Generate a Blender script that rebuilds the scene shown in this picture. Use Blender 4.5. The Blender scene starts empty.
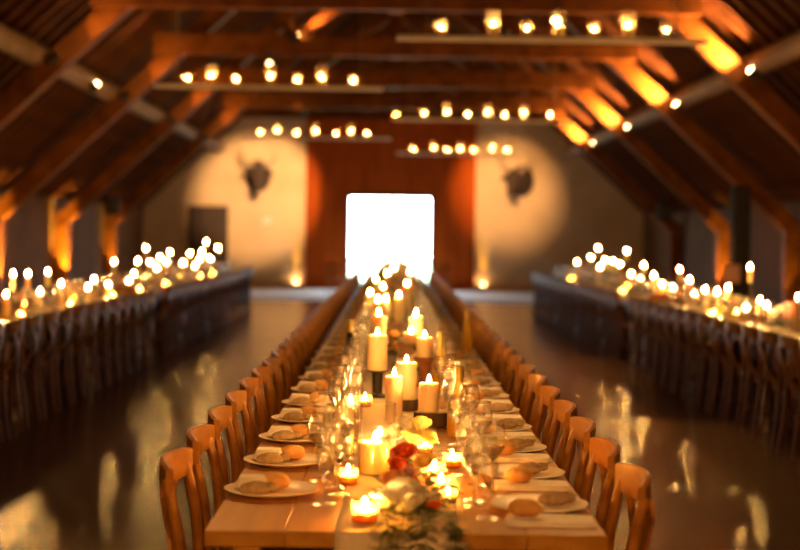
import bpy, bmesh, math, random
from math import sin, cos, pi, radians, sqrt, hypot
from mathutils import Vector, Matrix, Euler
random.seed(7)
scene = bpy.context.scene
COL = scene.collection
F, VX, VY, CAMZ, ROLL = 1450.0, 393.0, 235.0, 1.55, radians(0.8)
TH = 0.76            # table top height
CX = 0.045           # centre line of the long table

def at(px, py, Y):   # where a sight line of the photograph meets the depth Y (used for measuring the place)
    dx, dy = px-VX, py-VY
    tx, ty = dx*cos(ROLL)+dy*sin(ROLL), -dx*sin(ROLL)+dy*cos(ROLL)
    return Vector((tx*Y/F, Y, CAMZ-ty*Y/F))

# ------------------------------------------------------------------ words
ONES = ['zeroth','first','second','third','fourth','fifth','sixth','seventh','eighth','ninth','tenth','eleventh','twelfth',
        'thirteenth','fourteenth','fifteenth','sixteenth','seventeenth','eighteenth','nineteenth']
def nth(n):
    if n < 20: return ONES[n]
    t, o = divmod(n, 10)
    if o == 0: return {2:'twentieth',3:'thirtieth',4:'fortieth',5:'fiftieth'}[t]
    return {2:'twenty',3:'thirty',4:'forty',5:'fifty'}[t]+'-'+ONES[o]

# ------------------------------------------------------------------ mesh builder
class MB:
    def __init__(self): self.v=[]; self.f=[]; self.m=[]
    def add(self, vs, fs, mat=None, mi=0):
        b=len(self.v)
        for p in vs:
            p=Vector(p)
            self.v.append(mat@p if mat is not None else p)
        for q in fs: self.f.append(tuple(b+i for i in q)); self.m.append(mi)
        return self
    def box(self, x0,x1,y0,y1,z0,z1, mat=None, bev=0.0, mi=0):
        if bev<=0:
            vs=[(x0,y0,z0),(x1,y0,z0),(x1,y1,z0),(x0,y1,z0),(x0,y0,z1),(x1,y0,z1),(x1,y1,z1),(x0,y1,z1)]
            fs=[(0,3,2,1),(4,5,6,7),(0,1,5,4),(1,2,6,5),(2,3,7,6),(3,0,4,7)]
            return self.add(vs,fs,mat,mi)
        c=bev; b=bev                                   # chamfered box
        def ring(z,i):
            X0,X1,Y0,Y1=x0+i,x1-i,y0+i,y1-i
            return [(X0+c,Y0,z),(X1-c,Y0,z),(X1,Y0+c,z),(X1,Y1-c,z),(X1-c,Y1,z),(X0+c,Y1,z),(X0,Y1-c,z),(X0,Y0+c,z)]
        vs=ring(z0,b)+ring(z0+b,0)+ring(z1-b,0)+ring(z1,b)
        fs=[tuple(range(7,-1,-1)),tuple(range(24,32))]
        for k in range(3):
            for i in range(8):
                j=(i+1)%8; fs.append((k*8+i,k*8+j,k*8+8+j,k*8+8+i))
        return self.add(vs,fs,mat,mi)
    def lathe(self, prof, n=24, mat=None, cap0=True, cap1=True, mi=0, sx=1, sy=1):
        vs=[]; fs=[]
        for r,z in prof:
            for i in range(n):
                a=2*pi*i/n; vs.append((r*cos(a)*sx,r*sin(a)*sy,z))
        for k in range(len(prof)-1):
            for i in range(n):
                j=(i+1)%n; fs.append((k*n+i,k*n+j,k*n+n+j,k*n+n+i))
        if cap0: fs.append(tuple(range(n-1,-1,-1)))
        if cap1: fs.append(tuple((len(prof)-1)*n+i for i in range(n)))
        return self.add(vs,fs,mat,mi)
    def sweep(self, pts, w, h, up=(0,0,1), mat=None, n=4, mi=0):
        """rectangular (n=4) or round bar along points; w,h may be lists (half sizes)"""
        P=[Vector(p) for p in pts]; N=len(P); vs=[]; fs=[]
        W=w if isinstance(w,(list,tuple)) else [w]*N; H=h if isinstance(h,(list,tuple)) else [h]*N
        for k in range(N):
            t=(P[min(k+1,N-1)]-P[max(k-1,0)]).normalized(); u=Vector(up)
            s=t.cross(u)
            if s.length<1e-4: s=t.cross(Vector((1,0,0)))
            s.normalize(); u=s.cross(t).normalized()
            for i in range(n):
                if n==4: a,b=[(-1,-1),(1,-1),(1,1),(-1,1)][i]
                else: a,b=cos(2*pi*i/n),sin(2*pi*i/n)
                vs.append(P[k]+s*(a*W[k])+u*(b*H[k]))
        for k in range(N-1):
            for i in range(n):
                j=(i+1)%n; fs.append((k*n+i,k*n+j,k*n+n+j,k*n+n+i))
        fs.append(tuple(range(n-1,-1,-1))); fs.append(tuple((N-1)*n+i for i in range(n)))
        return self.add(vs,fs,mat,mi)
    def blob(self, c, r, n=14, m=9, rough=0.0, seed=0, mat=None, zflat=None, mi=0):
        rnd=random.Random(seed); ph=[rnd.uniform(0,6.28) for _ in range(6)]
        vs=[]; fs=[]
        for k in range(m+1):
            th=pi*k/m
            for i in range(n):
                a=2*pi*i/n
                d=1+rough*(sin(3*a+ph[0])*sin(2*th+ph[1])+.6*sin(5*a+ph[2])*sin(3*th+ph[3]))
                z=c[2]+r[2]*cos(th)*d
                if zflat is not None: z=max(z,zflat)
                vs.append((c[0]+r[0]*sin(th)*cos(a)*d,c[1]+r[1]*sin(th)*sin(a)*d,z))
        for k in range(m):
            for i in range(n):
                j=(i+1)%n; fs.append((k*n+i,k*n+n+i,k*n+n+j,k*n+j))
        return self.add(vs,fs,mat,mi)
    def mesh(self, name, mats, smooth=False):
        me=bpy.data.meshes.new(name)
        me.from_pydata([tuple(p) for p in self.v],[],self.f)
        for m in (mats if isinstance(mats,(list,tuple)) else [mats]): me.materials.append(m)
        if isinstance(mats,(list,tuple)) and len(mats)>1: me.polygons.foreach_set('material_index', self.m)
        if smooth:
            try: me.shade_smooth(); me.set_sharp_from_angle(angle=radians(38))
            except Exception: pass
        if len(self.f)<30000:
            b=bmesh.new(); b.from_mesh(me); bmesh.ops.recalc_face_normals(b,faces=b.faces); b.to_mesh(me); b.free()
        me.update(); return me

def put(name, me, parent=None, loc=(0,0,0), rz=0.0):
    o=bpy.data.objects.new(name, me); COL.objects.link(o)
    if parent is not None: o.parent=parent
    o.location=loc; o.rotation_euler=(0,0,rz); return o
def tag(o, label, cat, group=None):
    o['label']=label; o['category']=cat
    if group: o['group']=group
    return o
def thing(name, label, cat, loc=(0,0,0), rz=0.0, group=None):
    o=bpy.data.objects.new(name, None); COL.objects.link(o); o.empty_display_size=.1
    o.location=loc; o.rotation_euler=(0,0,rz); return tag(o,label,cat,group)
def struct(name, me, parent=None, loc=(0,0,0)):
    o=put(name, me, parent, loc)
    if parent is None: o['kind']='structure'
    return o
def dup(root, label, loc, rz=0.0, group=None, scale=None):
    r=root.copy(); COL.objects.link(r); r.location=loc; r.rotation_euler=(0,0,rz); r['label']=label
    if group: r['group']=group
    if scale: r.scale=scale
    for ch in root.children:
        c=ch.copy(); COL.objects.link(c); c.parent=r
        for g in ch.children:
            d=g.copy(); COL.objects.link(d); d.parent=c
    return r

# ------------------------------------------------------------------ materials
def newmat(name):
    m=bpy.data.materials.new(name); m.use_nodes=True
    nt=m.node_tree; nt.nodes.clear()
    out=nt.nodes.new('ShaderNodeOutputMaterial'); return m,nt,out
def tint(nt, c1, c2, scale=(6,6,6), detail=4, lo=.35, hi=.65, coord='Object'):
    tc=nt.nodes.new('ShaderNodeTexCoord'); mp=nt.nodes.new('ShaderNodeMapping'); mp.inputs['Scale'].default_value=scale
    nz=nt.nodes.new('ShaderNodeTexNoise'); nz.inputs['Scale'].default_value=1.0; nz.inputs['Detail'].default_value=detail
    cr=nt.nodes.new('ShaderNodeValToRGB'); cr.color_ramp.elements[0].position=lo; cr.color_ramp.elements[1].position=hi
    cr.color_ramp.elements[0].color=(*c1,1); cr.color_ramp.elements[1].color=(*c2,1)
    nt.links.new(tc.outputs[coord],mp.inputs[0]); nt.links.new(mp.outputs[0],nz.inputs[0]); nt.links.new(nz.outputs[0],cr.inputs[0])
    return cr.outputs[0], nz.outputs[0]
def solid(name, c1, c2=None, rough=.5, scale=(6,6,6), bump=0.0, metal=0.0, spec=.5, sss=0.0, lo=.35, hi=.65, coat=0.0, coord='Object'):
    m,nt,out=newmat(name); b=nt.nodes.new('ShaderNodeBsdfPrincipled')
    c2=c2 or tuple(x*.8 for x in c1)
    col,fac=tint(nt,c1,c2,scale,lo=lo,hi=hi,coord=coord)
    nt.links.new(col,b.inputs['Base Color']); b.inputs['Roughness'].default_value=rough; b.inputs['Metallic'].default_value=metal
    b.inputs['Specular IOR Level'].default_value=spec
    if coat: b.inputs['Coat Weight'].default_value=coat; b.inputs['Coat Roughness'].default_value=.2
    if sss:
        b.inputs['Subsurface Weight'].default_value=sss; b.inputs['Subsurface Radius'].default_value=(1,.45,.15); b.inputs['Subsurface Scale'].default_value=.03
    if bump:
        bp=nt.nodes.new('ShaderNodeBump'); bp.inputs['Strength'].default_value=bump; bp.inputs['Distance'].default_value=.01
        nt.links.new(fac,bp.inputs['Height']); nt.links.new(bp.outputs[0],b.inputs['Normal'])
    nt.links.new(b.outputs[0],out.inputs[0]); return m
def glass(name, col=(1,1,1), edge=.75, base=.05, rough=.06, haze=0.0, hc=(.9,.8,.65)):
    """thin clear glass: see-through face on, mirror-like toward grazing"""
    m,nt,out=newmat(name)
    tr=nt.nodes.new('ShaderNodeBsdfTransparent'); gl=nt.nodes.new('ShaderNodeBsdfGlossy'); gl.inputs['Roughness'].default_value=rough
    c,_=tint(nt,col,tuple(x*.97 for x in col),(3,3,3)); nt.links.new(c,tr.inputs[0])
    lw=nt.nodes.new('ShaderNodeLayerWeight'); lw.inputs['Blend'].default_value=.5
    pw=nt.nodes.new('ShaderNodeMath'); pw.operation='POWER'; pw.inputs[1].default_value=3.0
    ma=nt.nodes.new('ShaderNodeMath'); ma.operation='MULTIPLY_ADD'; ma.inputs[1].default_value=edge; ma.inputs[2].default_value=base
    mx=nt.nodes.new('ShaderNodeMixShader')
    nt.links.new(lw.outputs['Facing'],pw.inputs[0]); nt.links.new(pw.outputs[0],ma.inputs[0]); nt.links.new(ma.outputs[0],mx.inputs[0])
    nt.links.new(tr.outputs[0],mx.inputs[1]); nt.links.new(gl.outputs[0],mx.inputs[2])
    if haze:
        tl=nt.nodes.new('ShaderNodeBsdfTranslucent'); tl.inputs[0].default_value=(*hc,1); m2=nt.nodes.new('ShaderNodeMixShader'); m2.inputs[0].default_value=haze
        nt.links.new(mx.outputs[0],m2.inputs[1]); nt.links.new(tl.outputs[0],m2.inputs[2]); mx=m2
    nt.links.new(mx.outputs[0],out.inputs[0]); return m
def emit(name, c1, c2, strength, sampling=None):
    m,nt,out=newmat(name); e=nt.nodes.new('ShaderNodeEmission')
    col,_=tint(nt,c1,c2,(8,8,8)); nt.links.new(col,e.inputs[0]); e.inputs[1].default_value=strength
    nt.links.new(e.outputs[0],out.inputs[0]); return m

M={}
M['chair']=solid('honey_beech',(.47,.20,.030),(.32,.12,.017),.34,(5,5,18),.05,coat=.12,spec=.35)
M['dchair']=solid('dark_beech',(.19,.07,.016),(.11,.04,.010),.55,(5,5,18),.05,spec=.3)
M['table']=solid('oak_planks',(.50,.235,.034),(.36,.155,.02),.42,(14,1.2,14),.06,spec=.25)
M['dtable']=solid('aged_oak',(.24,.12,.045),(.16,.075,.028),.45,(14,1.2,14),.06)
M['paleleg']=solid('pale_painted_steel',(.62,.58,.52),(.52,.48,.42),.4,(4,4,4))
M['linen']=solid('linen',(.74,.62,.46),(.66,.54,.39),.9,(60,60,60),.15)
M['napkin']=solid('white_cotton',(.92,.85,.78),(.85,.78,.70),.9,(50,50,50),.1)
M['plate']=solid('stoneware',(.90,.80,.68),(.82,.72,.60),.25,(9,9,9))
M['bread']=solid('bread_crust',(.76,.43,.14),(.60,.28,.07),.75,(16,16,22),.35)
M['hessian']=solid('hessian',(.46,.33,.19),(.34,.24,.13),.95,(80,80,80),.4)
M['wax']=solid('candle_wax',(.90,.72,.42),(.84,.64,.34),.5,(5,5,5),sss=.35)
M['wick']=solid('burnt_wick',(.03,.025,.02),(.015,.012,.01),.9)
M['flame']=emit('candle_flame',(1,.50,.13),(1,.46,.105),640)
M['bulb']=emit('lamp_lens',(1,.62,.25),(1,.55,.2),60)
M['glass']=glass('thin_clear_glass',edge=.95,base=.14,rough=.2,haze=.03)
def clear_glass(name,col=(1,.98,.95),ior=1.48):
    m,nt,out=newmat(name); b=nt.nodes.new('ShaderNodeBsdfGlass'); b.inputs['Roughness'].default_value=.03; b.inputs['IOR'].default_value=ior
    c,_=tint(nt,col,tuple(q*.97 for q in col),(3,3,3)); nt.links.new(c,b.inputs['Color']); nt.links.new(b.outputs[0],out.inputs[0]); return m
M['stemglass']=clear_glass('solid_clear_glass'); M['water']=clear_glass('still_water',(1,.97,.92),1.33); M['whitewine']=clear_glass('pale_white_wine',(.98,.80,.42),1.34)
M['jar']=glass('jar_glass',(1,.95,.86),.6,.06,.12,haze=.14)
M['vase']=glass('clear_vase_glass',(1,.97,.92),.9,.07,.12,haze=.012)
M['gold']=glass('golden_wine_glass',(.98,.84,.42),.5,.07,.12,haze=.4,hc=(1,.80,.26))
M['dkbottle']=glass('dark_green_glass',(.10,.08,.02),.5,.06,.08)
M['amber']=glass('amber_glass',(1,.82,.5),.4,.05,.1,haze=.22,hc=(1,.72,.3))
M['foil']=solid('gold_foil',(.55,.40,.10),(.45,.3,.06),.35,metal=.6)
M['bark']=solid('bark',(.13,.07,.035),(.06,.032,.016),.9,(30,30,8),.6)
M['endgrain']=solid('end_grain',(.46,.26,.11),(.34,.17,.06),.7,(30,30,4),.1)
M['terracotta']=solid('turned_red_wood',(.36,.13,.05),(.26,.085,.03),.5,(4,4,14))
M['crate']=solid('crate_wood',(.48,.26,.13),(.36,.18,.08),.7,(4,4,18),.1)
M['iron']=solid('black_iron',(.03,.026,.022),(.018,.016,.014),.45,metal=.3)
M['leaf']=solid('dark_leaves',(.035,.075,.018),(.09,.13,.03),.5,(40,40,40))
M['leaf2']=solid('olive_leaves',(.20,.22,.04),(.12,.15,.03),.55,(40,40,40))
M['white_rose']=solid('cream_petals',(.95,.89,.72),(.92,.80,.58),.6,(25,25,25),sss=.15)
M['yellow_rose']=solid('yellow_petals',(.85,.66,.20),(.80,.55,.12),.6,(25,25,25),sss=.15)
M['red_rose']=solid('coral_petals',(.85,.14,.035),(.72,.085,.02),.55,(25,25,25),sss=.15)
M['peach_rose']=solid('peach_petals',(.88,.45,.14),(.8,.36,.09),.6,(25,25,25),sss=.15)
M['pink_rose']=solid('blush_petals',(.85,.52,.42),(.78,.42,.33),.6,(25,25,25),sss=.15)
M['beam']=solid('beam_timber',(.22,.068,.009),(.125,.037,.005),.65,(3,3,3),.1,spec=.15)
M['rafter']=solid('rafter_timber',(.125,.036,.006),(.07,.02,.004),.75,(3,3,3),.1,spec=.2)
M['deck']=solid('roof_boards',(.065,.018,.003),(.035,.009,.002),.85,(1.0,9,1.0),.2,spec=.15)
M['log']=solid('peeled_log',(.26,.16,.10),(.17,.10,.062),.7,(3,3,3),.15)
M['plank']=solid('whitewashed_plank',(.82,.70,.62),(.70,.58,.50),.7,(2,12,12),.05)
M['rope']=solid('hemp_cord',(.22,.12,.06),(.15,.08,.04),.9)
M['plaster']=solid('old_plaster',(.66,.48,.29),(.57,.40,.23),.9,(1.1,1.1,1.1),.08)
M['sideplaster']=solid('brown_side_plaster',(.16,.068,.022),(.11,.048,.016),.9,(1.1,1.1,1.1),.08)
M['redwood']=solid('red_stained_boards',(.46,.082,.006),(.32,.053,.004),.75,(9,1,.5),.15,spec=.08)
M['black']=solid('matt_black',(.012,.010,.009),(.02,.016,.014),.8,spec=.1)
M['darkdoor']=solid('dark_door_wood',(.05,.025,.014),(.032,.016,.010),.55,(8,8,1))
M['hide']=solid('dark_hide',(.035,.02,.013),(.06,.034,.02),.85,(20,20,20),.4)
M['horn']=solid('horn',(.42,.32,.2),(.3,.2,.11),.5,(4,4,4))
M['paper']=solid('pink_paper',(.72,.42,.33),(.66,.37,.28),.8)
M['white']=solid('white_enamel',(.75,.68,.62),(.7,.62,.55),.4)
M['lamp']=solid('lamp_body',(.05,.04,.03),(.03,.025,.02),.4,metal=.5)
M['door_daylight']=solid('painted_door_daylight',(.86,.87,.88),(.78,.79,.80),.6,(2,2,2))
M['grass']=solid('outdoor_grass',(.30,.42,.22),(.4,.5,.3),.9,(2,2,2))

# polished concrete: soft gloss with wear
def floor_mat():
    m,nt,out=newmat('polished_concrete'); b=nt.nodes.new('ShaderNodeBsdfPrincipled')
    col,fac=tint(nt,(.075,.038,.019),(.11,.058,.03),(.45,.45,.45),6)
    nt.links.new(col,b.inputs['Base Color'])
    mr=nt.nodes.new('ShaderNodeMapRange'); mr.inputs['To Min'].default_value=.21; mr.inputs['To Max'].default_value=.27
    nt.links.new(fac,mr.inputs['Value']); nt.links.new(mr.outputs[0],b.inputs['Roughness'])
    tc=nt.nodes.new('ShaderNodeTexCoord'); nz=nt.nodes.new('ShaderNodeTexNoise'); nz.inputs['Scale'].default_value=1.6; nz.inputs['Detail'].default_value=2
    bp=nt.nodes.new('ShaderNodeBump'); bp.inputs['Strength'].default_value=.025; bp.inputs['Distance'].default_value=.02
    nt.links.new(tc.outputs['Object'],nz.inputs[0]); nt.links.new(nz.outputs[0],bp.inputs['Height']); nt.links.new(bp.outputs[0],b.inputs['Normal'])
    nt.links.new(b.outputs[0],out.inputs[0]); return m
M['floor']=floor_mat()

# ------------------------------------------------------------------ the hall
YW=40.9; Y0=-4.0; XW=7.05
TR=[4.45,9.6,14.75,19.9,25.05,30.2,35.35]
EZ, SL = 1.48, .93                                     # rafter underside at the wall, roof slope
def L(x): return EZ+SL*(7.0-abs(x))
struct('floor', MB().box(-XW-.3,XW+.3,Y0,YW+.3,-.12,0).mesh('floor',M['floor']))
struct('trim_1', MB().box(-4.15,4.4,33.6,YW-.02,.0005,.006).mesh('trim_1',M['door_daylight']))  # doorway daylight on the floor, painted as a pale strip
for s,nm in ((-1,'left'),(1,'right')):
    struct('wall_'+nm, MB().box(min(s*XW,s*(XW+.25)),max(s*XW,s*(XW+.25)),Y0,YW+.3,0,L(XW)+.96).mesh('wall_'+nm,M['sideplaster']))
    struct('baseboard_'+nm, MB().box(min(s*XW,s*(XW-.02)),max(s*XW,s*(XW-.02)),Y0,YW,0,.14).mesh('baseboard',M['darkdoor']))
# far gable wall with the doorway hole
DL,DR,DT=-1.25,1.07,2.63
g=MB(); RZ=L(0)+1.05
def prism(mb, poly, y0, y1, mi=0):
    n=len(poly); vs=[(x,y0,z) for x,z in poly]+[(x,y1,z) for x,z in poly]
    fs=[tuple(range(n)),tuple(range(2*n-1,n-1,-1))]+[(i,i+n,(i+1)%n+n,(i+1)%n) for i in range(n)]
    return mb.add(vs,fs,None,mi)
e=L(XW)+1.0
prism(g,[(-XW,0),(DL,0),(DL,DT),(-XW,DT)][:0] or [(-XW,0),(DL,0),(DL,DT),(-XW+ .0,e)],YW,YW+.3)
prism(g,[(DR,0),(XW,0),(XW,e),(DR,DT)],YW,YW+.3)
prism(g,[(-XW,e),(DL,DT),(DR,DT),(XW,e),(0,RZ)],YW,YW+.3)
struct('wall_far', g.mesh('wall_far',M['plaster']))
g=MB(); prism(g,[(-XW,0),(XW,0),(XW,e),(0,RZ),(-XW,e)],Y0-.25,Y0)
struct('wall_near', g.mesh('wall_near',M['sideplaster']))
# red boarded surround of the doorway
g=MB()
PL,PR,PT=-2.46,2.30,4.8
g.box(PL,DL,YW-.16,YW-.003,0,PT); g.box(DR,PR,YW-.16,YW-.003,0,PT); g.box(DL,DR,YW-.16,YW-.003,DT,PT)
for k in range(1,10):                                   # board joints stand proud as thin battens
    x=PL+(PR-PL)*k/10
    if DL-.03<x<DR+.03: g.box(x-.02,x+.02,YW-.18,YW-.16,DT+.06,PT)
    else: g.box(x-.02,x+.02,YW-.18,YW-.16,0,PT)
struct('trim_2', g.mesh('trim_2',M['redwood']))
g=MB().box(DL-.05,DL+.03,YW-.2,YW-.16,0,DT+.05).box(DR-.03,DR+.05,YW-.2,YW-.16,0,DT+.05).box(DL+.03,DR-.03,YW-.2,YW-.16,DT-.03,DT+.05)
struct('door_1', g.mesh('door_1',M['darkdoor']))
# the gable above the collar height is boarded in dark wood
g=MB(); zb=4.8; xb=(L(0)+.9-zb)/SL
prism(g,[(-xb,zb),(xb,zb),(0,L(0)+.9)],YW-.05,YW-.003)
for k in range(-13,14):
    x=k*.3
    if L(x)+.86>zb+.02: g.box(x-.015,x+.015,YW-.065,YW-.05,zb,L(x)+.86)
struct('trim_5', g.mesh('trim_5',M['beam']))
# dark side door on the far wall
a=at(192,208,YW); b=at(225,208,YW)
g=MB().box(a.x,b.x,YW-.06,YW-.002,0,2.22)
d2=struct('door_2', g.mesh('door_2',M['darkdoor']))
put('door_frame', MB().box(a.x-.09,a.x,YW-.08,YW-.002,0,2.3).box(b.x,b.x+.09,YW-.08,YW-.002,0,2.3).box(a.x,b.x,YW-.08,YW-.002,2.22,2.3).mesh('door_frame',M['darkdoor']), d2)
put('door_handle', MB().sweep([(b.x-.09,YW-.11,1.0),(b.x-.2,YW-.11,1.0)],.01,.01,n=8).mesh('door_handle',M['iron'],True), d2)
# ground seen outside the open doorway
struct('ground_outside', MB().box(-30,30,YW+.3,YW+60,-.2,-.06).mesh('ground',M['grass']))

# roof: boards, common rafters, log purlins, trusses
for s,nm in ((-1,'left'),(1,'right')):
    g=MB(); z=lambda x: L(x)+.94
    prism(g,[(0,z(0)),(s*7.6,z(7.6)),(s*7.6,z(7.6)+.1),(0,z(0)+.1)] if s>0 else [(s*7.6,z(7.6)),(0,z(0)),(0,z(0)+.1),(s*7.6,z(7.6)+.1)],Y0-.25,YW+.3)
    c=struct('ceiling' if s<0 else 'ceiling_right', g.mesh('ceiling_'+nm,M['deck']))
    me=MB()
    x0,x1=.02,7.02
    prism(me,[(s*x0,L(x0)+.72),(s*x1,L(x1)+.72),(s*x1,L(x1)+.938),(s*x0,L(x0)+.938)] if s>0 else [(s*x1,L(x1)+.72),(s*x0,L(x0)+.72),(s*x0,L(x0)+.938),(s*x1,L(x1)+.938)],-.045,.045)
    cm=me.mesh('common_rafter',M['rafter'])
    y=11.0
    while y<40.7:
        put('common_rafter',cm,c,(0,y,0)); y+=.515
for s,nm in ((-1,'left'),(1,'right')):
    for x,lab in ((4.93,'upper'),):
        zc=L(x)+.38+.165
        o=struct('trim_%d'%(3 if s<0 else 4), MB().sweep([(s*x,y,zc) for y in (Y0+.05,10,20,30,YW-.02)],.155,.155,n=18).mesh('log_purlin',M['log'],True))
        o['label']='long round log purlin under the %s roof slope, resting on the rafters'%nm

def rafter_prism(s, xa, xb, ya, yb, lo=0.0, hi=.38):
    g=MB(); P=[(s*xa,L(xa)+lo),(s*xb,L(xb)+lo),(s*xb,L(xb)+hi),(s*xa,L(xa)+hi)]
    if s<0: P=P[::-1]
    return prism(g,P,ya,yb)
TB=4.60
# one truss: two rafters, two posts, tie beam, king post and struts
tp={}
tp['rafter']=[rafter_prism(s,.101,6.99,-.12,.12).mesh('rafter',M['beam']) for s in (-1,1)]
tp['post']=[MB().box(min(s*6.74,s*7.0),max(s*6.74,s*7.0),-.13,.13,0,L(6.74)-.01).mesh('post',M['beam']) for s in (-1,1)]
tp['tie_beam']=[MB().box(-4.15,4.15,-.26,-.125,TB,TB+.36).mesh('tie_beam',M['beam'])]
tp['king_post']=[MB().box(-.1,.1,-.12,.12,TB+.0,L(0)+.38).mesh('king_post',M['beam'])]
tp['strut']=[MB().sweep([(s*1.75,0,TB+.30),(s*.1,0,TB+1.55)],.08,.09,up=(0,1,0)).mesh('strut',M['beam']) for s in (-1,1)] + \
            [MB().sweep([(s*1.75,0,TB+.30),(s*2.2,0,L(2.2)+.02)],.08,.09,up=(0,1,0)).mesh('strut',M['beam']) for s in (-1,1)]
tw=[None]*2+['third','fourth','fifth','sixth','seventh']
seen=[i for i,y in enumerate(TR) if y>14]
for i,y in enumerate(TR):
    if i<1: continue
    n=i-2
    lab={1:'timber roof truss nearest overhead, above the front of the hall',2:'timber roof truss that carries the nearest hanging candle board',
         3:'timber roof truss behind the nearest hanging candle board, with second board',4:'third truss back, carrying the middle candle board',
         5:'timber roof truss second from the far wall',6:'timber roof truss closest to the far wall'}[i]
    t=thing('roof_truss',lab,'roof truss',(0,y,0),0,'timber roof trusses')
    for nm,ms in tp.items():
        for m_ in ms: put(nm,m_,t)

# ------------------------------------------------------------------ far wall fittings
def trophy(x, z, label, turn):
    t=thing('animal_head_trophy',label,'trophy',(x,YW-.01,z),0,'animal heads on the far wall')
    g=MB()
    g.lathe([(.30,0),(.36,.03),(.36,.06),(.30,.08)],20,Matrix.Rotation(pi/2,4,'X'),sy=1.25); put('wall_shield',g.mesh('wall_shield',M['darkdoor'],True),t)
    R=Matrix.Rotation(turn,4,'Z')
    g=MB(); pts=[(0,-.05,-.08),(0,-.28,.06),(0,-.46,.10),(0,-.58,-.06),(0,-.66,-.26),(0,-.70,-.42),(0,-.71,-.47)]
    g.sweep([R@Vector(p) for p in pts],[.30,.27,.22,.19,.13,.11,.06],[.32,.27,.23,.19,.13,.10,.05],up=(0,0,1),n=14)
    for s in (-1,1):
        g.sweep([R@Vector(p) for p in [(s*.17,-.44,.10),(s*.30,-.44,.09),(s*.43,-.44,.02)]],[.05,.085,.01],[.03,.045,.01],up=(0,1,0),n=8)
        g.blob(R@Vector((s*.155,-.56,.02)),(.03,.03,.03),8,6); 
    put('head',g.mesh('head',M['hide'],True),t)
    for s in (-1,1):
        g=MB(); g.sweep([R@Vector(p) for p in [(s*.12,-.42,.24),(s*.30,-.44,.33),(s*.44,-.44,.46),(s*.44,-.42,.62),(s*.36,-.40,.74)]],[.055,.05,.042,.03,.008],[.055,.05,.042,.03,.008],n=10)
        put('horn',g.mesh('horn',M['horn'],True),t)
p=at(258,176,YW); trophy(p.x,p.z,'dark horned animal head mounted on the pale wall left of the doorway',.12)
p=at(521,181,YW); trophy(p.x,p.z,'dark horned animal head mounted on the pale wall right of the doorway',-.5)
p=at(267,221,YW)
tag(put('wall_plaque',MB().box(-.12,.12,-.05,0,-.09,.09,bev=.01).mesh('wall_plaque',M['white']),None,(p.x,YW-.003,p.z)),'small pale plaque on far wall below the left animal head','wall plaque')

def spot(name, loc, to, energy, size, blend=.6, col=(1,.55,.2), rad=.04, parent=None):
    l=bpy.data.lights.new(name,'SPOT'); l.energy=energy; l.spot_size=radians(size); l.spot_blend=blend; l.color=col; l.shadow_soft_size=rad
    o=bpy.data.objects.new(name,l); COL.objects.link(o); o.location=loc
    o.rotation_euler=(Vector(to)-Vector(loc)).to_track_quat('-Z','Y').to_euler(); return o
def lamp_meshes():
    b=MB().lathe([(.045,-.13),(.06,-.12),(.065,0),(.07,.02),(.062,.02),(.055,.0)],16,cap1=False).mesh('lamp_housing',M['lamp'],True)
    l=MB().lathe([(.0,.012),(.054,.012),(.05,.02),(.03,.03),(.001,.034)],16,cap0=False,cap1=True).mesh('lamp_lens',M['bulb'],True)
    k=MB().sweep([(0,-.075,-.06),(0,-.09,-.16),(0,0,-.18),(0,.09,-.16),(0,.075,-.06)],.008,.012,n=4,up=(1,0,0)).mesh('lamp_bracket',M['iron'])
    return b,l,k
LB,LL,LK=lamp_meshes()
def spotlamp(loc, to, label, energy, size, col=(1,.5,.17), blend=.6, group='spotlights on the roof timbers', sc=1.0):
    t=thing('spotlight',label,'spotlight',loc,0,group)
    t.rotation_euler=(Vector(to)-Vector(loc)).to_track_quat('Z','Y').to_euler(); t.scale=(sc,)*3
    put('lamp_housing',LB,t); put('lamp_lens',LL,t); put('lamp_bracket',LK,t)
    d=(Vector(to)-Vector(loc)).normalized()
    spot('spot_beam',Vector(loc)+d*.08*sc,to,energy,size,blend,col); return t
# uplights at the foot of the far wall
for px,lab in ((295,'left'),(484,'right')):
    p=at(px,286,YW-.55)
    spotlamp((p.x,YW-.10,.16),(p.x,YW-.05,2.2),'small floor uplight washing the far wall yellow on the %s of the doorway'%lab,110,30,(1,.50,.04),.9,'floor uplights',1.0)
# spots that pick out the animal heads
spotlamp((-2.2,35.0,4.5),(-3.75,YW,2.65),'spotlight on the last truss aimed at the left animal head',1700,36,(1,.58,.25),.6)
spotlamp((2.1,35.0,4.5),(3.1,YW,2.8),'spotlight on the last truss aimed at the right animal head',1400,34,(1,.54,.21),.9)
# roof lamps on the logs, shining up the rafters
rn=['nearest lamp','second lamp from the front','third lamp from the front','lamp nearest the far wall']
for k,y in enumerate(TR[3:]):
    zc=L(4.93)+.38+.165
    spotlamp((4.80,y-.36,zc-.12),(2.6,y-.10,L(2.6)+.25),'glowing spotlight on the right log purlin shining up a rafter, '+rn[k],560,125,(1,.50,.14),1.0)
    spotlamp((-4.5,y-.75,L(4.5)+.05),(-3.5,y-.2,TB+.1),'spotlight below a left rafter lighting the tie beam, '+rn[k],45,75,(1,.46,.10))
spotlamp((-4.72,22.9,L(4.93)+.45),(-3.0,23.2,L(3.0)+.6),'glowing spotlight on the left log purlin between two trusses',70,60,(1,.5,.17))
p=at(297,35,24.7); spotlamp((p.x,24.78,p.z),(p.x+1.2,25.05,p.z+1.1),'glowing spotlight on a tie beam lighting the slanting strut',130,60,(1,.45,.12))
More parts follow.
